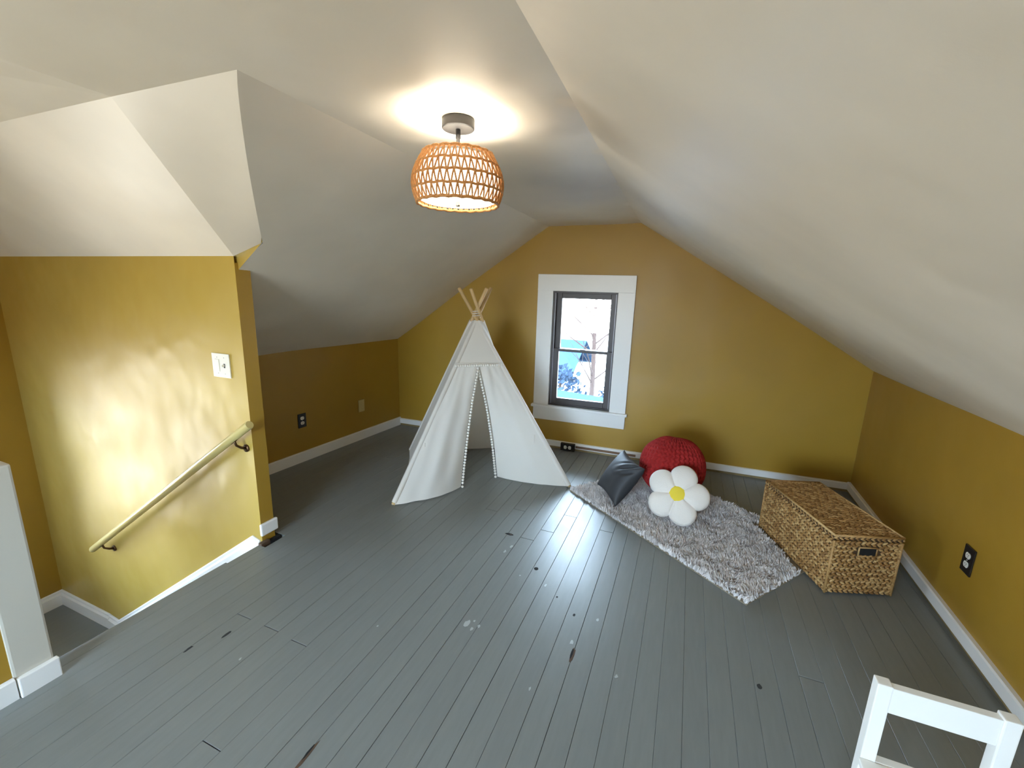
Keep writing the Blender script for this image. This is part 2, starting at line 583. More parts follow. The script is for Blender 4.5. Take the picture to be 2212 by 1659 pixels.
# ------------------------------------------------------------------ ceiling
def nz(x, y, s=1.0):
    return noise.noise(Vector((x * s, y * s, 3.1)))
def left_z(x, y):
    tt = min(1, max(0, (y - 1.6) / (3.9 - 1.6)))
    def prof(pts, x):
        for (xa, za), (xb, zb) in zip(pts[:-1], pts[1:]):
            if x >= xb or (xb, zb) == pts[-1]:
                return za + (zb - za) * (xa - x) / (xa - xb)
    near = prof([(-1.262, ZC), (-2.02, 1.693), (-3.02, .985), (-3.4, .71)], x)
    far = prof([(-1.262, ZC - .012), (-2.02, 1.567), (-2.89, .964), (-3.4, .61)], x)
    return lerp(near, far, tt) + .012 * nz(x, y, 1.3) * min(1, max(0, (-1.262 - x) * 5))
def ridge_x(y):
    q = min(1, max(0, (y - .6) / 3.3))
    return -.403 - .058 * q * q * (3 - 2 * q)
XE = -1.262
NX = [XE + (-3.3 - XE) * i / 44 for i in range(45)]
def ystart(x):
    # front limit of the long slope
    if x > -2.02:
        return .984 + (1.63 - .984) * ((x - XE) / (-2.02 - XE)) ** 1.06
    return 1.62
def build_ceiling():
    V, F = [], []
    ny = 48
    def sheet(fn, nu, nv, flip=False):
        v, f = grid(fn, nu, nv, flip)
        b = len(V)
        V.extend(v)
        F.extend([tuple(b + i for i in q) for q in f])
    # long slope over the tent
    def fl(a, b):
        x = XE + (-3.3 - XE) * a
        y = lerp(ystart(x), 4.06, b)
        return (x, y, left_z(x, y) + (0 if a > 0 else .0))
    sheet(fl, 54, ny)
    # flat middle
    def fm(a, b):
        y = lerp(.984, 4.06, b)
        x = lerp(XE, ridge_x(y), a)
        e = min(1, max(0, (y - 2.4) / 1.4))
        return (x, y, ZC + .004 * nz(x, y, 2) * math.sin(math.pi * a) * min(1, (y - .984) * 3) - (.012 * (1 - a)) * min(1, max(0, (y - 1.6) / 2.3)))
    sheet(fm, 16, ny)
    def fm2(a, b):
        y = lerp(YBACK - .1, .984, b)
        x = lerp(XE, ridge_x(y), a)
        return (x, y, ZC)
    sheet(fm2, 16, 12)
    # slope over the chest
    def fr_(a, b):
        y = lerp(YBACK - .1, 4.1, b)
        x0, x1 = ridge_x(y), xr(y) + .12
        x = lerp(x0, x1, a)
        z = lerp(ZC, .91, a)
        # convex softening next to the ridge and long plaster waves
        z += .010 * math.sin(math.pi * min(1, a * 1.0)) * (1 + .8 * nz(x * .6, y * .8, 1.6)) + .010 * nz(x, y, 1.1) * min(1, a * 6) * min(1, (1 - a) * 6)
        return (x, y, z)
    sheet(fr_, 60, 90)
    # closing strip behind the camera
    sheet(lambda a, b: (lerp(-2.35, XE, a), lerp(YBACK - .1, YA - .05, b), ZC), 2, 2)
    return V, F
def sliver(a, b):
    x = lerp(-2.26, -1.97, a)
    y = 1.62 if x < -2.02 else ystart(x)
    return (x, y, lerp(left_z(x, y) - .001, 1.9, b))
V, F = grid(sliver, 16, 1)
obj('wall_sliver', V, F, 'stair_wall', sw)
V, F = build_ceiling()
ceil = obj('ceiling', V, F, 'ceil', None, True, label='white plaster attic ceiling, flat in the middle with two long slopes', category='ceiling', **ST)
# weld the sheets so the creases shade softly
import bmesh
bm = bmesh.new()
bm.from_mesh(ceil.data)
bmesh.ops.remove_doubles(bm, verts=bm.verts, dist=.004)
bm.to_mesh(ceil.data)
bm.free()
auto_smooth(ceil, 18)

# stair dormer ceiling: folded patch, steep slope over the stair wall, upper slope
P1 = Vector((XE, .984, ZC))
P2 = Vector((-1.80, .949, 2.073))
P3 = Vector((XP, YB, 1.633))
P4 = Vector((-2.02, 1.63, 1.693))
AB = Vector((XFAR - .1, 1.16, 2.20))
def fold(a, b):
    xs_ = lerp(XE, -2.02, b)
    ys_ = ystart(xs_)
    p = P2.lerp(P3, b).lerp(Vector((xs_, ys_, left_z(xs_, ys_))), a)
    p.z += .012 * math.sin(math.pi * a) * math.sin(math.pi * b)
    return p
V, F = grid(fold, 12, 16)
dc = obj('ceiling_fold', V, F, 'ceil', None, True, label='shaded plaster fold between the stair dormer and the long slope', category='ceiling', **ST)
def bslope(a, b):
    # from the wall top up to the dormer break
    bot = Vector((lerp(XP, XFAR - .1, a), YB, 1.633))
    top = P2.lerp(AB, a)
    p = bot.lerp(top, b)
    p.z += .02 * math.sin(math.pi * b) * nz(p.x * .9, p.y * 2, 1.7) * min(1, a * 4)
    return p
V, F = grid(bslope, 40, 14)
obj('ceiling_slope', V, F, 'ceil', None, True, label='bright sloped plaster ceiling above the stair wall', category='ceiling', **ST)
Q = [Vector((-1.875, .735, ZC)), Vector((-1.85, YA - .05, ZC)), Vector((XFAR - .1, YA - .05, 2.45)), AB, P2]
obj('ceiling_dormer', Q + [Vector((-1.80, .949, ZC))], [(0, 1, 2, 3, 4)], 'ceil', None, label='upper dormer ceiling beyond the flat ceiling edge', category='ceiling', **ST)
# the flat ceiling out to the dormer edge
obj('ceiling_flat_edge', [P1 + Vector((0, 0, 0)), P2, Q[0], Q[1], Vector((XE, YA - .05, ZC))], [(0, 1, 2, 3, 4)], 'ceil', None, label='strip of flat ceiling beside the stair dormer', category='ceiling', **ST)
V, F = grid(lambda a, b: (lerp(-1.75, -2.24, a), lerp(1.52, 2.0, b), left_z(lerp(-1.75, -2.24, a), 1.6) + .15), 4, 2)
obj('ceiling_leak_block', V, F, 'sub', None, label='unseen plate added above the plaster slope to block daylight', category='ceiling', **ST)  # unseen plate, added to stop sky leaking past the slope edge
# unseen cover added above everything, keeps daylight to the windows only
obj('roof_light_block', [(-2.3, YBACK - .3, 2.75), (1.8, YBACK - .3, 2.75), (1.8, 4.3, 2.75), (XFAR - .3, 4.3, 2.75), (XFAR - .3, YA - .1, 2.75), (-2.3, YA - .1, 2.75)], [(0, 1, 2, 3, 4, 5)], 'sub', None, label='unseen cover added above the attic ceiling to block daylight', category='roof', **ST)

# ------------------------------------------------------------------ stairs and landing
st = empty('stair_flight', (XP, YB, 0), label='grey stairs going down from the attic floor edge', category='stairs', **ST)
NS, TR = 6, .30
for i in range(1, NS):
    z = ZL + (NS - i) * (-ZL / NS)
    x1 = XP - (i - 1) * TR
    m = MB().box((x1 - TR - .02, .66, z - .035), (x1, YB - .001, z), .004)
    m.box((x1 - .012, .66, z - .2), (x1, YB - .001, z - .03))
    o = m.build('step', 'floor', st)
    o.matrix_parent_inverse = st.matrix_world.inverted()
    o.matrix_parent_inverse = Matrix.Translation((-XP, -YB, 0))
obj('floor_landing', [(XFAR - .1, YA - .1, ZL), (XP, YA - .1, ZL), (XP, YB + .01, ZL), (XFAR - .1, YB + .01, ZL)], [(0, 1, 2, 3)], 'floor', None, label='grey painted stair landing below the handrail', category='floor', **ST)

# ------------------------------------------------------------------ baseboards
def board(name, a, b, n, z0, z1, th, mat='trim', bev=.006, label='', parent=None, cat='baseboard', tiers=None):
    """straight board from a to b; n points into the room"""
    a, b, n = Vector(a), Vector(b), Vector(n).normalized()
    e = (b - a).normalized()
    L = (b - a).length
    prof = tiers or [(0, z0), (th, z0), (th, z1 - bev), (th - bev, z1), (0, z1)]
    V, F = [], []
    for s in (0, L):
        for (dd, z) in prof:
            V.append(a + e * s + n * dd + Vector((0, 0, z)))
    k = len(prof)
    for i in range(k):
        j = (i + 1) % k
        F.append((i, j, k + j, k + i))
    F.append(tuple(range(k)))
    F.append(tuple(range(2 * k - 1, k - 1, -1)))
    pr = dict(ST) if parent is None else {}
    if parent is None:
        pr.update(label=label, category=cat)
    return obj(name, V, F, mat, parent, **pr)
off = .004
o = board('baseboard_gable', GL - GN * 0, GR - GE * 0, -GN, .022, .076, .02, label='white baseboard along the gable wall')
board('shoe', GL, GR, -GN, 0, .022, .012, 'shoe', .002, parent=o)
o = board('baseboard_knee', Vector((xl(1.69), 1.69, 0)), GL, (1, -.0725, 0), 0, .088, .018, label='white baseboard along the low knee wall behind the tent')
o = board('baseboard_right', Vector((xr(YBACK), YBACK, 0)), GR, (-1, .0233, 0), .026, .082, .024, label='white baseboard along the knee wall by the chest')
board('shoe', Vector((xr(YBACK), YBACK, 0)), GR, (-1, .0233, 0), 0, .026, .010, 'shoe', .002, parent=o)
# moulded skirt down the stair wall and round the landing
tier = lambda z: [(0, z - .13), (.022, z - .13), (.022, z - .035), (.012, z - .022), (.012, z - .006), (.006, z), (0, z)]
board('baseboard_landing', (-4.04, YB, ZL), (XFAR, YB, ZL), (0, -1, 0), 0, .13, .02, tiers=tier(.13), label='white moulded baseboard on the landing under the stair wall')
board('baseboard_dormer', (XFAR, YB, ZL), (XFAR, YA, ZL), (1, 0, 0), 0, .13, .02, tiers=tier(.13), label='white moulded baseboard on the shaded landing wall')
def skirt():
    V, F = [], []
    path = [(-2.215, .012, .095), (-2.275, .030, .11), (-3.93, -1.137, .16), (-4.045, -1.122, .125)]
    for (x, z, dep) in path:
        for (dd, h) in [(0, -dep), (.024, -dep), (.024, -.040), (.013, -.026), (.013, -.008), (.006, 0), (0, 0)]:
            V.append((x, YB - dd, z + h))
    k = 7
    for s in range(len(path) - 1):
        for i in range(k - 1):
            F.append((s * k + i, s * k + i + 1, (s + 1) * k + i + 1, (s + 1) * k + i))
    F.append(tuple(range(k)))
    F.append(tuple(range(len(V) - 1, len(V) - k - 1, -1)))
    return V, F
V, F = skirt()
obj('trim_1', V, F, 'trim', None, label='white moulded skirt board slanting down the stair wall', category='trim', **ST)
# loose bullnosed end block at the foot of the free wall end
m = MB().box((XP + .001, YB - .012, .048), (XP + .02, YB + .098, .122), .007)
obj('trim_2', m.V, m.F, 'trim', None, label='short white rounded baseboard block on the stair wall end', category='trim', **ST)
m = MB().box((XP + .0, YB - .028, -.02), (XP + .028, YB + .03, .012), .003)
obj('wood_scrap', m.V, m.F, 'rawwood', floor)
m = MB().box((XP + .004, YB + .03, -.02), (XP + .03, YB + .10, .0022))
obj('floor_gap_shade', m.V, m.F, 'dark', floor)  # dark block in place of the shade inside the gap

# ------------------------------------------------------------------ half wall guarding the stairs
hw = MB().box((-2.22, YA - .05, -.02), (-2.125, .545, .84), 0).build('wall_half', 'wall', None, label='low mustard guard wall beside the stair opening', category='wall', **ST)
m = MB().box((-2.235, .545, -.02), (-2.118, .655, .866), .008)
obj('newel_post', m.V, m.F, 'newel', hw)
board('baseboard_half', (-2.122, .545, 0), (-2.122, YA, 0), (1, 0, 0), 0, .084, .016, label='white baseboard under the low guard wall by the stairs')
m = MB().box((-2.12, .550, -.01), (-2.098, .662, .078), .004)
obj('plinth', m.V, m.F, 'trim', hw)

# ------------------------------------------------------------------ windows
def make_window(name, org, e, n, op, label, portal=True, latch=True):
    """double-hung window; org/e/n wall frame (n outward), op = (s0,s1,z0,z1) opening"""
    s0, s1, z0, z1 = op
    e, n = Vector(e), Vector(n)
    ax = (e, n, Vector((0, 0, 1)))
    root = empty(name, org, 0, label=label, category='window', **ST)
    org = Vector(org)
    inv = Matrix.Translation(-org)
    def part(nm, m, mat, parent=root):
        o = m.build(nm, mat, parent)
        o.matrix_parent_inverse = inv if parent is root else Matrix.Identity(4)
        return o
    B = lambda lo, hi, bev=0: MB().box(lo, hi, bev, ax, org)
    cw = .146
    part('side_casing', B((s0 - cw, -.022, z0), (s0, .002, z1), .003), 'trim')
    part('side_casing', B((s1, -.022, z0), (s1 + cw, .002, z1), .003), 'trim')
    part('head_casing', B((s0 - cw, -.025, z1), (s1 + cw, .002, z1 + .148), .003), 'trim')
    part('stool', B((s0 - cw - .018, -.05, z0 - .024), (s1 + cw + .018, .02, z0), .006), 'trim')
    part('apron', B((s0 - cw, -.022, z0 - .148), (s1 + cw, .002, z0 - .024), .003), 'trim')
    part('jamb', B((s0 - .006, .002, z0 - .006), (s0 + .014, .15, z1 + .006)), 'sash')
    part('jamb', B((s1 - .014, .002, z0 - .006), (s1 + .006, .15, z1 + .006)), 'sash')
    part('head_jamb', B((s0, .002, z1 - .016), (s1, .15, z1 + .006)), 'sash')
    part('sill', B((s0, .015, z0 - .006), (s1, .155, z0 + .014)), 'sash')
    part('track', B((s0 + .014, .020, z0 + .012), (s0 + .020, .024, z1 - .014)), 'alum')
    part('track', B((s1 - .020, .020, z0 + .012), (s1 - .014, .024, z1 - .014)), 'alum')
    zm = z0 + (z1 - z0) * .495
    a0, a1 = s0 + .015, s1 - .015
    def sash(nm, d0, d1, za, zb, st_, br, tr):
        f = part(nm, B((a0, d0, za), (a0 + st_, d1, zb), .003).add([], []), 'sash')
        for q in (B((a1 - st_, d0, za), (a1, d1, zb), .003),):
            part2 = q.build('stile', 'sash', f)
            part2.matrix_parent_inverse = Matrix.Identity(4)
        r1 = B((a0 + st_, d0, za), (a1 - st_, d1, za + br), .003).build('bottom_rail', 'sash', f)
        r2 = B((a0 + st_, d0, zb - tr), (a1 - st_, d1, zb), .003).build('top_rail', 'sash', f)
        dm = (d0 + d1) / 2
        g = B((a0 + st_ - .004, dm - .002, za + br - .004), (a1 - st_ + .004, dm + .002, zb - tr + .004)).build('pane', 'glass', f)
        return f
    up_ = sash('upper_sash', .070, .104, zm - .012, z1 - .015, .054, .028, .05)
    lo_ = sash('lower_sash', .030, .064, z0 + .012, zm + .014, .054, .058, .026)
    if latch:
        B((( s0 + s1) / 2 - .022, .022, zm + .014), ((s0 + s1) / 2 + .022, .06, zm + .022), .002).build('latch', 'alum', lo_)
    if portal:
        ld = bpy.data.lights.new(name + '_daylight', 'AREA')
        ld.shape = 'RECTANGLE'
        ld.size = (s1 - s0) + .3
        ld.size_y = (z1 - z0) + .3
        ld.cycles.is_portal = True
        lo = bpy.data.objects.new(name + '_daylight', ld)
        COL.objects.link(lo)
        c = org + e * ((s0 + s1) / 2) + n * .2 + Vector((0, 0, (z0 + z1) / 2))
        lo.location = c
        lo.rotation_euler = (-n).to_track_quat('-Z', 'Y').to_euler()
    return root
make_window('window_1', GL, GE, GN, WIN1, 'double-hung window with dark sashes and wide white casing')
make_window('window_2', (XFAR, YA, ZL), (0, 1, 0), (-1, 0, 0), WIN2, 'dormer window lighting the stairs')
make_window('fill_window', (-2.3, YBACK, 0), (1, 0, 0), (0, -1, 0), WIN_FILL, 'unseen window added in the opposite end wall as fill light')  # unseen rear window, added to fill light on the tent and gable
make_window('window_3', (XFAR - .1, YA, ZL), (1, 0, 0), (0, -1, 0), WIN3, 'window in the side wall of the stair dormer')

# ------------------------------------------------------------------ outlets, switch, plates
def plate_frame(c, e, n):
    e, n = Vector(e).normalized(), Vector(n).normalized()
    return Vector(c), e, n     # e horizontal along wall, n into the room

def outlet(name, c, e, n, w_, h_, horizontal=False, depth=.007, label=''):
    c, e, n = plate_frame(c, e, n)
    u, v = (e, Vector((0, 0, 1)))
    root = empty(name, c, label=label, category='outlet', group='black duplex outlets')
    ax = (u, v, n)
    MB().box((-w_ / 2, -h_ / 2, 0), (w_ / 2, h_ / 2, depth), .002, ax).build('cover_plate', 'black_plate', root)
    for s in (-1, 1):
        cx, cy = (s * .022, 0) if horizontal else (0, s * .0215)
        m = MB()
        prof = []
        for i in range(20):
            a = 2 * math.pi * i / 20
            x = .0175 * math.cos(a)
            y = max(-.0135, min(.0135, .0175 * math.sin(a)))
            if horizontal:
                x, y = y, x
            prof.append((x, y))
        V = [u * (cx + x) + v * (cy + y) + n * (depth - .001) for x, y in prof] + [u * (cx + x) + v * (cy + y) + n * (depth + .002) for x, y in prof]
        F = [tuple(range(20, 40))] + [(i, (i + 1) % 20, 20 + (i + 1) % 20, 20 + i) for i in range(20)]
        r = m.add(V, F).build('receptacle', 'receptacle', root)
        for dx in (-.006, .006):
            a_, b_ = (dx, .003) if not horizontal else (.003, dx)
            MB().box((cx + a_ - .0012, cy + b_ - .0035, depth + .0018), (cx + a_ + .0012, cy + b_ + .0035, depth + .0024), 0, ax).build('slot', 'dark', r)
        MB().ball((0, 0, 0), .0001, 4, 3)
        m = MB().tube([u * (cx) + v * (cy - .007) + n * (depth + .0015), u * cx + v * (cy - .007) + n * (depth + .0024)], .0022, 8)
        m.build('ground_hole', 'dark', r)
    MB().ball(tuple(n * depth), .003, 8, 4).build('screw', 'nickel', root)
    return root
ke = (GL - Vector((xl(1.62), 1.62, 0))).normalized()
kn = Vector((ke.y, -ke.x, 0))
outlet('outlet', Vector((xl(2.630), 2.630, .364)) + kn * .001, ke, kn, .078, .122, label='black outlet on the knee wall behind the tent')
re_ = (Vector((xr(0), 0, 0)) - GR).normalized()
rn = Vector((-1, .0233, 0)).normalized()
outlet('outlet', Vector((xr(2.43), 2.43, .362)) + rn * .001, re_, rn, .078, .128, label='black outlet on the wall near the woven chest')
# surface box on the gable baseboard
gp = GL + GE * ((-.963 + 2.89) / GE.x)
outlet('outlet', gp - GN * .0205 + Vector((0, 0, .038)), GE, -GN, .138, .072, True, .034, label='black surface outlet box on the baseboard below the window')
m = MB().box((0, .0205, .034), (.56, .032, .054), .002, (GE, -GN, Vector((0, 0, 1))), gp + GE * .074)
obj('wire_raceway', m.V, m.F, 'raceway', None, label='brown wire raceway running along the gable baseboard', category='raceway')
# blank plate
bp = Vector((xl(3.305), 3.305, .342)) + kn * .0005
root = empty('blank_plate', bp, label='beige blank cover plate on the knee wall beside the tent', category='wall plate')
MB().box((-.038, -.060, 0), (.038, .060, .006), .002, (ke, Vector((0, 0, 1)), kn)).build('cover_plate', 'beige_plate', root)
for s in (-1, 1):
    MB().ball(tuple(kn * .006 + Vector((0, 0, s * .042))), .003, 8, 4).build('screw', 'beige_plate', root)
# double switch
root = empty('light_switch', (-2.380, YB - .0005, 1.048), label='white double switch plate above the handrail', category='switch')
ax = (Vector((1, 0, 0)), Vector((0, 0, 1)), Vector((0, -1, 0)))
MB().box((-.070, -.067, 0), (.070, .067, .007), .0025, ax).build('cover_plate', 'white_plate', root)
MB().box((-.044, -.034, .0065), (-.010, .034, .011), .002, ax).build('rocker', 'white_plate', root)
tg = MB().box((.024, -.012, .0065), (.034, .012, .009), .001, ax).build('toggle_slot', 'dark', root)
MB().box((.0255, -.004, .008), (.0325, .008, .024), .0015, ax).build('toggle', 'white_plate', root)
for dx in (-.027, .029):
    for dz in (-.045, .045):
        MB().tube([(dx, -.0065, dz), (dx, -.0085, dz)], .003, 8).build('screw', 'nickel', root)

# ------------------------------------------------------------------ handrail
hr0, hr1 = Vector((-2.112, YB - .07, .762)), Vector((-3.943, YB - .07, -.478))
root = empty('handrail', hr0, label='round painted handrail slanting along the stair wall', category='handrail')
hd = (hr1 - hr0)
MB().tube([(0, 0, 0), hd * .004, hd * .996, hd], [.021, .0235, .0235, .021], 20).build('rail', 'rail', root, True)
auto_smooth(root.children[0], 50)
for tt in (.075, .925):
    p = hd * tt
    m = MB()
    wp = Vector((p.x, .068, p.z - .085))
    m.tube([wp + Vector((0, .002, 0)), wp - Vector((0, .006, 0))], .022, 16)
    m.tube([wp, wp + Vector((0, -.03, .012)), wp + Vector((0, -.058, .035)), Vector((p.x, 0, p.z - .018))], [.009, .008, .007, .007], 8)
    d_ = hd.normalized() * .03
    q = Vector((p.x, 0, p.z - .021))
    m.tube([q - d_, q + d_], .008, 8)
    m.build('bracket', 'bronze', root, True)

# ------------------------------------------------------------------ ceiling lamp
LX, LY = -.836, 1.498
lamp = empty('ceiling_lamp', (LX, LY, ZC), label='semi-flush ceiling lamp with woven rope drum shade', category='lamp')
MB().lathe([(0, 0), (.057, 0), (.058, -.003), (.058, -.030), (.055, -.033), (0, -.033)], (0, 0, 0), 40).build('canopy', 'lampmetal', lamp, True)
auto_smooth(lamp.children[-1], 40)
MB().tube([(0, 0, -.030), (0, 0, -.062), (0, 0, -.065), (0, 0, -.29)], [.0085, .0085, .006, .006], 12).build('stem', 'lampmetal', lamp, True)
ZT, ZBm = -.118, -.283           # shade top and bottom below the ceiling
def shade_r(t):                  # t 0 top .. 1 bottom
    return .124 + .034 * math.sin(math.pi * (t * .86 + .02)) + .012 * t
shade = empty('shade', (0, 0, 0))
shade.parent = lamp
rings = [0, .25, .5, .75, 1.0]
for i, tq in enumerate(rings):
    r, z = shade_r(tq), lerp(ZT, ZBm, tq)
    m = MB()
    N = 64
    thick = .0042 if 0 < i < 4 else .0055
    pts = [(r * math.cos(2 * math.pi * k / N), r * math.sin(2 * math.pi * k / N), z + .0018 * math.sin(21 * 2 * math.pi * k / N)) for k in range(N + 1)]
    m.tube(pts, thick, 6, False)
    m.build('hoop', 'rope', shade, True)
for i in range(4):
    m = MB()
    n_ = 44
    for k in range(n_):
        for s in (0, 1):
            a0 = 2 * math.pi * (k + .5 * (i % 2)) / n_
            a1 = a0 + (2 * math.pi / n_) * (.40 if s else -.40)
            pts = []
            for q in (0, .5, 1):
                tq = lerp(rings[i], rings[i + 1], q)
                r = shade_r(tq) + .001
                a = lerp(a0, a1, q)
                pts.append((r * math.cos(a), r * math.sin(a), lerp(ZT, ZBm, tq)))
            m.tube(pts, .0030, 5, False)
    m.build('rope_weave', 'rope', shade, True, kind='stuff')
# inner frosted drum and bottom disc
MB().lathe([(shade_r(q_) - .014, lerp(ZT, ZBm, q_)) for q_ in (.06, .2, .4, .6, .8, .92)], (0, 0, 0), 48).build('inner_drum', 'diffuser', lamp, True)
MB().lathe([(0, ZBm + .012), (.128, ZBm + .012), (.130, ZBm + .010), (.128, ZBm + .007), (0, ZBm + .007)], (0, 0, 0), 48).build('bottom_diffuser', 'diffuser', lamp, True)
MB().lathe([(0, ZBm - .008), (.007, ZBm - .008), (.008, ZBm - .006), (.008, ZBm + .008), (0, ZBm + .008)], (0, 0, 0), 20).build('finial', 'nickel', lamp, True)
for s in (-1, 1):
    MB().ball((s * .05, 0, ZBm + .040), .020, 14, 9, (1, 1, 1.15)).build('bulb', 'diffuser', lamp, True)
    pl = bpy.data.lights.new('bulb_light', 'POINT')
    pl.energy = LAMP_W / 2
    pl.color = (1, .96, .88)
    pl.shadow_soft_size = .022
    po = bpy.data.objects.new('bulb_light', pl)
    COL.objects.link(po)
    po.location = (LX + s * .05, LY, ZC + ZBm + .07)

# ------------------------------------------------------------------ tent
tent = empty('play_tent', (-1.55, 3.05, 0), label='white canvas play tent with pompom trim', category='tent')
T0 = Vector((-1.55, 3.05, 0))
FLf, FRf, BLf, BRf = [Vector(p) - T0 for p in ((-1.795, 2.300, 0), (-.735, 3.128, 0), (-2.300, 3.225, 0), (-1.330, 3.800, 0))]
APX = Vector((-1.560, 3.100, 1.300)) - T0
fe = (FRf - FLf).normalized()
pole_line = {}
for nm, ft, offv, ext in (('fl', FLf, Vector((.012, .008, 0)), 1.168), ('fr', FRf, Vector((-.012, -.014, 0)), 1.162),
                          ('bl', BLf, Vector((-.020, -.006, 0)), 1.165), ('br', BRf, Vector((.030, .012, 0)), 1.160)):
    cr = APX + offv
    tip = ft + (cr - ft) * ext
    MB().tube([ft + Vector((0, 0, .004)), ft + (tip - ft) * .5, tip - (tip - ft).normalized() * .004, tip], [.0135, .0135, .0135, .010], 12).build('pole', 'pole', tent, True)
    auto_smooth(tent.children[-1], 50)
    pole_line[nm] = (ft, cr)
    MB().tube([ft + (cr - ft) * .012, ft + (cr - ft) * .5, ft + (cr - ft) * .968], [.020, .0185, .0185], 12, False).build('pole_sleeve', 'canvas', tent, True)
# cord that ties the poles
m = MB()
pts = [APX + Vector((.034 * math.cos(a * .8), .034 * math.sin(a * .8), -.012 + .0022 * a)) for a in range(24)]
m.tube(pts, .0035, 5)
m.build('tie_cord', 'canvas', tent, True)
CTOP = .965      # cloth reaches this share of the way to the apex
def on_pole(nm, t, out=.017):
    ft, cr = pole_line[nm]
    p = ft.lerp(cr, t * CTOP + .006)
    ctr = Vector((APX.x, APX.y, 0)).lerp(APX, t)
    dv = Vector((p.x - ctr.x, p.y - ctr.y, 0))
    if dv.length > 1e-4:
        p = p + dv.normalized() * out
    return p
def panel(name, na, nb, sag=.03, nu=26, nv=20, seed=0, lift=0.0):
    nrm = (pole_line[nb][0] - pole_line[na][0]).cross(APX - pole_line[na][0]).normalized()
    def fn(a, b):
        p = on_pole(na, a).lerp(on_pole(nb, a), b)
        wv = sag * math.sin(math.pi * b) * (1 - a) * (1 - .4 * a)
        wv += .010 * (1 - a) * math.sin(math.pi * b) * noise.noise(Vector((a * 3 + seed, b * 5, seed)))
        p = p - nrm * wv
        if a == 0:
            p.z = .012 + lift * math.sin(math.pi * b)
        p.z = max(p.z, .004)
        return p
    V, F = grid(fn, nu, nv)
    return obj(name, V, F, 'canvas', tent, True)
panel('side_panel', 'bl', 'fl', .05, seed=3, lift=.03)
panel('side_panel', 'fr', 'br', .02, seed=5)
panel('back_panel', 'br', 'bl', .02, seed=8)
SEAMT = .742     # seam height share
panel_n = (FRf - FLf).cross(APX - FLf).normalized()
def front_top(a, b):
    t = lerp(SEAMT, 1.0, a)
    p = on_pole('fl', t).lerp(on_pole('fr', t), b)
    return p - panel_n * (-.004) * math.sin(math.pi * b)
V, F = grid(front_top, 12, 12)
obj('front_panel', V, F, 'canvas', tent, True)
SL, SR = Vector((-1.489, 2.735, .012)) - T0, Vector((-1.312, 3.030, .012)) - T0
def slit(side, t):
    # inner edge of the flaps, t 0 floor .. 1 seam
    topm = on_pole('fl', SEAMT).lerp(on_pole('fr', SEAMT), .50 if side else .455)
    bot = SR if side else SL
    p = bot.lerp(topm, t)
    bow = math.sin(math.pi * t)
    return p + fe * ((.012 if side else -.016) * bow) + panel_n * (.03 * bow)
def flap(side):
    nm = 'fr' if side else 'fl'
    def fn(a, b):
        o_ = on_pole(nm, a * SEAMT)
        i_ = slit(side, a)
        p = o_.lerp(i_, b)
        out = Vector((panel_n.x, panel_n.y, 0)).normalized()
        if out.y > 0:
            out = -out
        belly = .055 * math.sin(math.pi * b) * (1 - a) ** 1.0 * (1 if not side else .8)
        fold_ = .0035 * math.sin(b * 13 + a * 4 + side) * (1 - a * .5) * math.sin(math.pi * min(1, b * 1.02))
        curl = -.022 * max(0, (b - .82) / .18) ** 2 * (1 - a)
        p = p + out * (belly + fold_ + curl)
        p = p + out * .012 * noise.noise(Vector((a * 4, b * 5, 7 + side * 3)))
        if a == 0:
            p.z = .006 + .006 * math.sin(b * 3.1)
        p.z = max(p.z, .004)
        return p
    V, F = grid(fn, 40, 26)
    obj('flap', V, F, 'canvas', tent, True)
    # pompoms along the inner edge
    m = MB()
    N = 42
    for k in range(N):
        t_ = k / (N - 1)
        p = Vector(fn(t_ * .985, 1.0))
        inw = fe * (-.014 if side else .014)
        m.ball(p + inw + Vector((.3, -.95, 0)) * .009 + Vector((0, 0, .004)), .0105, 7, 5)
    m.build('pompom_trim', 'pompom', tent, True, kind='stuff')
    # tie-back ribbon
    rb = MB()
    p0 = Vector(fn(.42, .12 if not side else .16)) + Vector((0, -.008, 0))
    rb.tube([p0, p0 + Vector((.004, -.010, -.09)), p0 + Vector((.012, -.016, -.19))], .0035, 5)
    rb.build('tie_ribbon', 'canvas', tent, True)
flap(0)
flap(1)
m = MB()
for k in range(21):
    p = on_pole('fl', SEAMT).lerp(on_pole('fr', SEAMT), .03 + .94 * k / 20)
    m.ball(p + Vector((.012, -.026, -.006)), .0105, 7, 5)
m.build('pompom_trim', 'pompom', tent, True, kind='stuff')
m = MB()
a_, b_ = on_pole('fl', SEAMT), on_pole('fr', SEAMT)
m.tube([a_ + Vector((.008, -.018, .008)), b_ + Vector((.008, -.018, .008))], .004, 6)
m.build('seam_tape', 'canvas', tent, True)

# ------------------------------------------------------------------ rug
RA, RB_ = Vector((-.722, 3.068, 0)), Vector((.413, 2.200, 0))
re1 = (RB_ - RA).normalized()
re2 = Vector((-re1.y, re1.x, 0))
RL, RW = (RB_ - RA).length, .915
rug = empty('rug', RA, math.atan2(re1.y, re1.x), label='grey shag rug under the cushions', category='rug')
V, F = grid(lambda a, b: (a * RL, b * RW, .006), 10, 6, True)
m = MB().box((0, 0, .0005), (RL, RW, .006), .001)
m.build('backing', 'backing', rug)
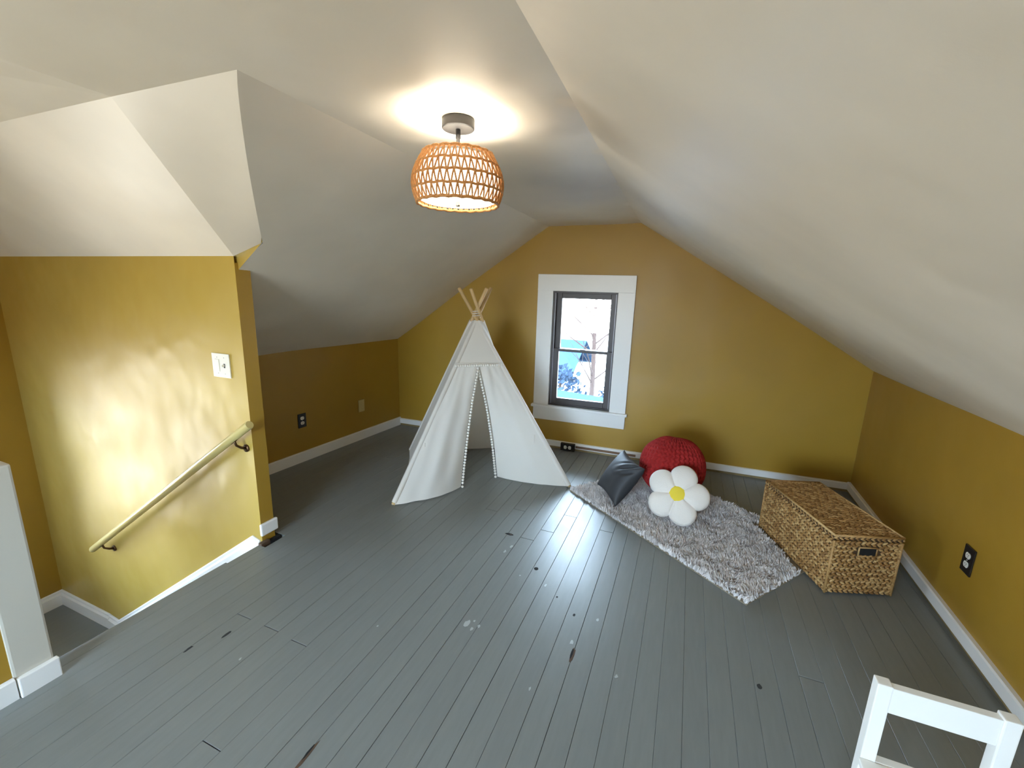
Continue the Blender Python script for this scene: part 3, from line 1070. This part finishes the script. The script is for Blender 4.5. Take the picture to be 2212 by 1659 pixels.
# chest footprint, in rug coordinates, where the pile is pressed flat
BC = [Vector(p) for p in ((.800, 2.470, 0), (1.120, 2.585, 0), (.914, 3.210, 0), (.594, 3.095, 0))]
BE1 = (BC[1] - BC[0]).normalized()
BE2 = (BC[3] - BC[0]).normalized()
BW, BL_ = (BC[1] - BC[0]).length, (BC[3] - BC[0]).length
def under_chest(p):
    q = RA + re1 * p[0] + re2 * p[1] - BC[0]
    return -.03 < q.dot(BE1) < BW + .03 and -.03 < q.dot(BE2) < BL_ + .03
def pile():
    N = 30000
    xs = rng.uniform(.002, RL - .002, N)
    ys = rng.uniform(.002, RW - .002, N)
    V, F = [], []
    for i in range(N):
        x, y = float(xs[i]), float(ys[i])
        if under_chest((x, y)):
            continue
        cl = Vector((x * 17, y * 17, 1.7))
        lean = noise.noise_vector(cl)
        h = .017 + .017 * random.random() + .006 * noise.noise(Vector((x * 9, y * 9, 5)))
        lx = .030 * lean.x + random.uniform(-.006, .006)
        ly = .030 * lean.y + random.uniform(-.006, .006)
        r = .0032 + .0020 * random.random()
        a0 = random.uniform(0, 6.28)
        b = len(V)
        for (t_, rr, fx) in ((0, 1.0, 0), (.6, 1.05, .45)):
            for q in range(3):
                a = a0 + q * 2.0944
                V.append((x + lx * fx + r * rr * math.cos(a), y + ly * fx + r * rr * math.sin(a), .005 + h * t_))
        V.append((x + lx, y + ly, .005 + h))
        for q in range(3):
            q2 = (q + 1) % 3
            F.append((b + q, b + q2, b + 3 + q2, b + 3 + q))
            F.append((b + 3 + q, b + 3 + q2, b + 6))
    return V, F
V, F = pile()
obj('pile', V, F, 'shag', rug, False, kind='stuff')
ZR = .022     # top of the pile under the cushions

# ------------------------------------------------------------------ red pouf
def pouf():
    R_, H_ = .225, .214
    NU, NV = 400, 190
    V, F = [], []
    ncol, nrow = 40, 40
    for j in range(NV + 1):
        b = -math.pi / 2 + math.pi * j / NV
        cb, sb = math.cos(b), math.sin(b)
        cb2 = math.copysign(abs(cb) ** .95, cb)
        sb2 = math.copysign(abs(sb) ** .98, sb)
        for i in range(NU):
            a = 2 * math.pi * i / NU
            zig = math.asin(math.sin(b * nrow)) / 1.5708
            ph = ncol * a + 1.2 * zig
            fade = min(1, cb * 2.2)
            dsp = .017 * fade * (abs(math.cos(ph / 2)) ** .7 - .5)
            
            dim = -.02 * math.exp(-((math.pi / 2 - abs(b)) / .12) ** 2)
            lump = .006 * noise.noise(Vector((2 * cb * math.cos(a), 2 * cb * math.sin(a), 2 * sb)))
            rr = 1 + (dsp + lump) / R_
            V.append((R_ * cb2 * math.cos(a) * rr, R_ * cb2 * math.sin(a) * rr, H_ * sb2 * rr + (dim if sb > 0 else -dim)))
    for j in range(NV):
        for i in range(NU):
            F.append((j * NU + i, j * NU + (i + 1) % NU, (j + 1) * NU + (i + 1) % NU, (j + 1) * NU + i))
    return V, F
V, F = pouf()
po = obj('knit_pouf', V, F, 'red', None, True, label='red chunky knit pouf on the rug', category='pouf')
po.location = (-.004, 3.265, .266)
po.rotation_euler = (math.radians(-12), math.radians(5), .3)

# ------------------------------------------------------------------ charcoal cushion
def cushion():
    S = .17
    n = 40
    V, F = [], []
    for sgn in (1, -1):
        b0 = len(V)
        for i in range(n + 1):
            for j in range(n + 1):
                u, v = 2 * i / n - 1, 2 * j / n - 1
                # pinched sides, pointed corners
                px = u * (1 - .11 * (1 - v * v) * abs(u) ** 2)
                py = v * (1 - .11 * (1 - u * u) * abs(v) ** 2)
                h = max(0, (1 - u ** 2)) ** .42 * max(0, (1 - v ** 2)) ** .42
                z = .078 * h
                # creases running into the top corner
                cr = math.exp(-((u - .55) ** 2 + (v - .62) ** 2) / .16)
                z += .014 * cr * math.sin((u - v) * 15) * h ** .5
                z += .004 * noise.noise(Vector((u * 2.2, v * 2.2, sgn * 4.0))) * h
                V.append((px * S, py * S, sgn * z))
        for i in range(n):
            for j in range(n):
                a = b0 + i * (n + 1) + j
                f = (a, a + n + 1, a + n + 2, a + 1)
                F.append(f if sgn > 0 else tuple(reversed(f)))
    return V, F
V, F = cushion()
cu = obj('charcoal_cushion', V, F, 'charcoal', None, True, label='charcoal square cushion leaning on the red pouf', category='cushion')
bm = bmesh.new()
bm.from_mesh(cu.data)
bmesh.ops.remove_doubles(bm, verts=bm.verts, dist=.0004)
bm.to_mesh(cu.data)
bm.free()
cu.data.shade_smooth()
Lc, Bc, Tc = Vector((-.515, 3.150, .060)), Vector((-.357, 2.900, .050)), Vector((-.345, 3.230, .325))
cx_ = (Bc - Lc).normalized()
cy_ = (Tc - Lc)
cy_ = (cy_ - cx_ * cy_.dot(cx_)).normalized()
cz_ = cx_.cross(cy_)
cc = (Bc + Tc) / 2
cu.matrix_world = Matrix(((cx_.x, cy_.x, cz_.x, cc.x), (cx_.y, cy_.y, cz_.y, cc.y), (cx_.z, cy_.z, cz_.z, cc.z), (0, 0, 0, 1)))

# ------------------------------------------------------------------ flower cushion
def petal_r(a):
    x = (a * 5) % (2 * math.pi)
    c = abs(math.cos(a * 2.5))
    return .147 + .055 * c ** .75
def flower():
    nr, na = 30, 180
    V, F = [], []
    for sgn in (1, -1):
        b0 = len(V)
        for i in range(nr + 1):
            q = i / nr
            for j in range(na):
                a = 2 * math.pi * j / na
                R_ = petal_r(a)
                c = abs(math.cos(a * 2.5))
                h = (1 - q ** 2.6) ** .5
                crease = 1 - .30 * (1 - c) ** 2.5 * min(1, q * 2.2)
                dip = 1 - .30 * math.exp(-(q / .24) ** 2)
                z = .062 * h * crease * dip
                V.append((R_ * q * math.cos(a), R_ * q * math.sin(a), sgn * z))
        for i in range(nr):
            for j in range(na):
                f = (b0 + i * na + j, b0 + (i + 1) * na + j, b0 + (i + 1) * na + (j + 1) % na, b0 + i * na + (j + 1) % na)
                F.append(f if sgn > 0 else tuple(reversed(f)))
    return V, F
fl_root = empty('flower_cushion', (0, 0, 0), label='white plush flower cushion with yellow centre', category='cushion')
V, F = flower()
fb = obj('petals', V, F, 'plush', fl_root, True)
bm = bmesh.new()
bm.from_mesh(fb.data)
bmesh.ops.remove_doubles(bm, verts=bm.verts, dist=.0004)
bm.to_mesh(fb.data)
bm.free()
fb.data.shade_smooth()
m = MB()
m.lathe([(.050, .040), (.050, .050), (.046, .0545), (.034, .0575), (.016, .059), (0.0005, .0595)], (0, 0, 0), 32)
m.build('flower_centre', 'yellow', fl_root, True)
fc = Vector((.047, 2.885, .214))
fz = (Vector((-.02, -.88, .52))).normalized()
fx = Vector((0.93, .30, 0))
fx = (fx - fz * fx.dot(fz)).normalized()
fy = fz.cross(fx)
ro = math.radians(-6)
fx2, fy2 = fx * math.cos(ro) + fy * math.sin(ro), fy * math.cos(ro) - fx * math.sin(ro)
fl_root.matrix_world = Matrix(((fx2.x, fy2.x, fz.x, fc.x), (fx2.y, fy2.y, fz.y, fc.y), (fx2.z, fy2.z, fz.z, fc.z), (0, 0, 0, 1)))

# ------------------------------------------------------------------ woven chest
BH = .332
chest = empty('woven_chest', BC[0] + Vector((0, 0, .0075)), math.atan2(BE1.y, BE1.x), label='woven seagrass storage chest with lid', category='chest')
# local axes: x along the short end, y along the length
body = MB().box((.008, .008, 0), (BW - .008, BL_ - .008, BH - .03), .004).build('body', 'basket_in', chest)
def leafcell(m, c, u, v, n, L, W_, T_, tilt):
    """one plump braid stitch lying in the plane u,v with normal n"""
    ct, s_ = math.cos(tilt), math.sin(tilt)
    a, b = u * ct + v * s_, v * ct - u * s_
    V = []
    st = [(-.5, .25), (-.22, .9), (.18, 1.0), (.5, .3)]
    for (t_, ww) in st:
        for ang in (0, 60, 120, 180, 240, 300):
            r = math.radians(ang)
            V.append(c + a * (t_ * L) + b * (math.cos(r) * W_ * .5 * ww) + n * (math.sin(r) * T_ * .5 * (.4 + .6 * ww)))
    F = []
    for i in range(3):
        for j in range(6):
            F.append((i * 6 + j, i * 6 + (j + 1) % 6, (i + 1) * 6 + (j + 1) % 6, (i + 1) * 6 + j))
    F.append((5, 4, 3, 2, 1, 0))
    F.append((18, 19, 20, 21, 22, 23))
    m.add(V, F)
def weave(org, u, v, n, Lu, Lv, name, parent, skip=None, cell=.026, row=.0245):
    m = MB()
    org, u, v, n = Vector(org), Vector(u), Vector(v), Vector(n)
    nr = max(1, int(round(Lv / row)))
    nc = max(1, int(round(Lu / cell)))
    for r in range(nr):
        for c in range(nc):
            x = (c + .5 * (r % 2)) * Lu / nc + Lu / nc * .25
            x = min(max(x, .008), Lu - .008)
            y = (r + .5) * Lv / nr
            if skip and skip(x, y):
                continue
            for s in (-1, 1):
                p = org + u * (x + random.uniform(-.0015, .0015)) + v * (y + s * row * .24) + n * (random.uniform(-.001, .001))
                leafcell(m, p, u, v, n, cell * 1.12, row * .60, .013, s * .52 + random.uniform(-.12, .12))
    return m.build(name, 'seagrass', parent, True, kind='stuff')
X, Y, Z = Vector((1, 0, 0)), Vector((0, 1, 0)), Vector((0, 0, 1))
HS = (BW * .40, BW * .64, BH - .108, BH - .068)     # handle slot
slot = lambda x, y: HS[0] - .012 < x < HS[1] + .012 and HS[2] - .008 < y < HS[3] + .008
weave((0, .005, .004), X, Z, -Y, BW, BH - .036, 'end_weave', body, slot)
weave((BW, BL_ - .005, .004), -X, Z, Y, BW, BH - .036, 'end_weave', body)
weave((.005, BL_, .004), -Y, Z, -X, BL_, BH - .036, 'side_weave', body)
weave((BW - .005, 0, .004), Y, Z, X, BL_, BH - .036, 'side_weave', body)
MB().box((HS[0], .0015, HS[2]), (HS[1], .0095, HS[3])).build('handle_hole_shade', 'dark', body)  # solid box, its dark colour paints the shade inside the slot
m = MB()
m.tube([(HS[0] - .004, .002, HS[2] - .004), (HS[1] + .004, .002, HS[2] - .004)], .0042, 6)
m.tube([(HS[0] - .004, .002, HS[3] + .004), (HS[1] + .004, .002, HS[3] + .004)], .0042, 6)
m.tube([(HS[0] - .004, .002, HS[2] - .004), (HS[0] - .004, .002, HS[3] + .004)], .0042, 6)
m.tube([(HS[1] + .004, .002, HS[2] - .004), (HS[1] + .004, .002, HS[3] + .004)], .0042, 6)
m.build('handle_binding', 'seagrass', body, True)
lid = MB().box((-.001, -.001, BH - .024), (BW + .001, BL_ + .001, BH - .004), .004).build('lid', 'basket_in', chest)
weave((.002, .002, BH - .004), X, Y, Z, BW - .004, BL_ - .004, 'lid_weave', lid, None, .026, .0245)
for nm, o_, u_, n_, L_ in (('end', (0, .002, BH - .022), X, -Y, BW), ('end', (BW, BL_ - .002, BH - .022), -X, Y, BW), ('side', (.002, BL_, BH - .022), -Y, -X, BL_), ('side', (BW - .002, 0, BH - .022), Y, X, BL_)):
    weave(o_, u_, Z, n_, L_, .018, 'lid_edge_weave', lid, None, .026, .019)
m = MB()
for (a, b) in (((0, 0), (BW, 0)), ((BW, 0), (BW, BL_)), ((BW, BL_), (0, BL_)), ((0, BL_), (0, 0))):
    m.tube([(a[0], a[1], BH - .001), (b[0], b[1], BH - .001)], .0058, 8)
m.build('lid_binding', 'seagrass', lid, True)
for (a, b) in ((0, 0), (BW, 0), (BW, BL_), (0, BL_)):
    m = MB()
    m.tube([(a + (.002 if a == 0 else -.002), b + (.002 if b == 0 else -.002), .002), (a + (.002 if a == 0 else -.002), b + (.002 if b == 0 else -.002), BH - .03)], .0062, 7)
    m.build('corner_binding', 'seagrass', body, True)

# ------------------------------------------------------------------ child's chair
chair = empty('childs_chair', (.684, 1.235, 0), label='small white wooden chair in front', category='chair')
chair['label'] = "small white wooden child's chair with an open back"
MB_ = lambda lo, hi, bv=.003: MB().box(lo, hi, bv)
cw2 = .1385
MB_((-cw2, -.016, 0), (-cw2 + .033, .016, .546)).build('back_post', 'chairpaint', chair)
MB_((cw2 - .033, -.016, 0), (cw2, .016, .546)).build('back_post', 'chairpaint', chair)
MB_((-cw2 + .033, -.012, .466), (cw2 - .033, .010, .5405), .002).build('top_rail', 'chairpaint', chair)
MB_((-cw2 + .033, -.012, .255), (cw2 - .033, .010, .290), .002).build('back_rail', 'chairpaint', chair)
MB_((-cw2 - .004, -.285, .294), (cw2 + .004, -.0165, .312), .004).build('seat', 'chairpaint', chair)
MB_((-cw2 + .033, -.0155, .294), (cw2 - .033, .008, .312), .002).build('seat_edge', 'chairpaint', chair)
MB_((-cw2, -.275, 0), (-cw2 + .033, -.243, .294)).build('front_leg', 'chairpaint', chair)
MB_((cw2 - .033, -.275, 0), (cw2, -.243, .294)).build('front_leg', 'chairpaint', chair)
for s in (-1, 1):
    x0 = -cw2 + .008 if s < 0 else cw2 - .025
    MB_((x0, -.243, .255), (x0 + .017, -.016, .292), .002).build('side_rail', 'chairpaint', chair)
MB_((-cw2 + .033, -.268, .255), (cw2 - .033, -.250, .292), .002).build('front_rail', 'chairpaint', chair)

# ------------------------------------------------------------------ outdoors, seen through the panes
obj('ground', [(-60, 5, -5.6), (60, 5, -5.6), (60, 90, -5.6), (-60, 90, -5.6)], [(0, 1, 2, 3)], 'ground', None, label='pale winter yard below the window', category='ground', **ST)
# lower roof just below the window
m = MB()
V = [(-6, 5.2, -.10), (4, 5.2, -.10), (4, 9.2, -.98), (-6, 9.2, -.46), (-6, 5.2, -.3), (4, 5.2, -.3), (4, 9.2, -1.1), (-6, 9.2, -.6)]
lr = obj('lower_roof', V, [(0, 1, 2, 3), (7, 6, 5, 4), (3, 2, 6, 7), (0, 4, 5, 1)], 'roofing', None, label='blue grey porch roof below the window', category='roof')
obj('porch_wall', [(-6, 5.3, -5.6), (4, 5.3, -5.6), (4, 5.3, -.3), (-6, 5.3, -.3), (-6, 9.0, -5.6), (4, 9.0, -5.6), (4, 9.0, -1.1), (-6, 9.0, -.62)], [(0, 1, 2, 3), (5, 4, 7, 6), (4, 0, 3, 7), (1, 5, 6, 2)], 'siding', lr)
# neighbouring house
nh = empty('neighbour_house', (-7.2, 22, -5.6), label='pale neighbouring house with blue grey roof', category='house')
MB().box((-3.5, 0, 0), (1.4, 6, 2.7)).build('wall', 'siding', nh)
obj('roof', [(-3.9, -.4, 2.6), (1.8, -.4, 2.6), (1.8, 3, 4.4), (-3.9, 3, 4.4), (-3.9, 6.4, 2.6), (1.8, 6.4, 2.6)], [(0, 1, 2, 3), (3, 2, 5, 4)], 'roofing', nh)
for x in (-2.4, -.2):
    wv_ = MB().box((x, -.04, 1.0), (x + .9, .02, 2.2)).build('window', 'siding', nh)
    MB().box((x + .07, -.05, 1.07), (x + .83, -.03, 2.13)).build('pane', 'roofing', wv_)
def tree(base, h, r, seed, label):
    rd = random.Random(seed)
    root = empty('bare_tree', base, label=label, category='tree', group='bare trees outside the window')
    MB().tube([(0, 0, 0), (.05, 0, h * .35), (-.04, .03, h * .7), (.02, 0, h)], [r, r * .8, r * .5, r * .12], 10).build('trunk', 'bark', root, True)
    for i in range(16):
        z = h * rd.uniform(.35, .92)
        a = rd.uniform(0, 6.28)
        L = h * .30 * (1.15 - z / h) + .5
        p0 = Vector((0, 0, z))
        d_ = Vector((math.cos(a), math.sin(a), rd.uniform(.4, .9))).normalized()
        p1 = p0 + d_ * L * .5 + Vector((0, 0, .1))
        p2 = p0 + d_ * L + Vector((rd.uniform(-.2, .2), rd.uniform(-.2, .2), .3))
        m = MB().tube([p0, p1, p2], [r * .28, r * .16, r * .04], 5)
        for q in range(4):
            t_ = rd.uniform(.3, .95)
            s_ = p0.lerp(p2, t_)
            e_ = s_ + Vector((rd.uniform(-1, 1), rd.uniform(-1, 1), rd.uniform(0, .9))).normalized() * L * .35
            m.tube([s_, e_], [r * .08, r * .02], 4)
        m.build('branch', 'bark', root)
tree((-3.58, 18, -5.6), 9.5, .13, 3, 'slender bare tree with the thicker trunk outside the window')
tree((-4.9, 30, -5.6), 11, .12, 5, 'distant thin bare tree behind the neighbouring house')
def bush(base, r, seed, label):
    rd = random.Random(seed)
    root = empty('evergreen_bush', base, label=label, category='bush', group='evergreen bushes by the neighbouring house')
    m = MB()
    for i in range(420):
        a, b = rd.uniform(0, 6.28), rd.uniform(-.3, 1.4)
        q = r * rd.uniform(.55, 1)
        c = Vector((q * math.cos(a) * math.cos(b), q * math.sin(a) * math.cos(b), r * .6 + q * 1.15 * math.sin(b)))
        s_ = rd.uniform(.08, .16) * r
        n_ = Vector((rd.uniform(-1, 1), rd.uniform(-1, 1), rd.uniform(-.2, 1))).normalized()
        u_ = n_.orthogonal().normalized() * s_
        v_ = n_.cross(u_).normalized() * s_ * .5
        m.add([c - u_, c + v_, c + u_, c - v_], [(0, 1, 2, 3)])
    m.build('foliage', 'leaf', root, False, kind='stuff')
    MB().tube([(0, 0, 0), (0, 0, r * 1.2)], [r * .1, r * .04], 6).build('stem', 'bark', root)
bush((-5.35, 19.5, -4.1), 1.3, 2, 'larger evergreen bush in front of the neighbouring house')
bush((-3.4, 22.5, -4.5), .8, 4, 'smaller evergreen bush beside the slender bare tree')
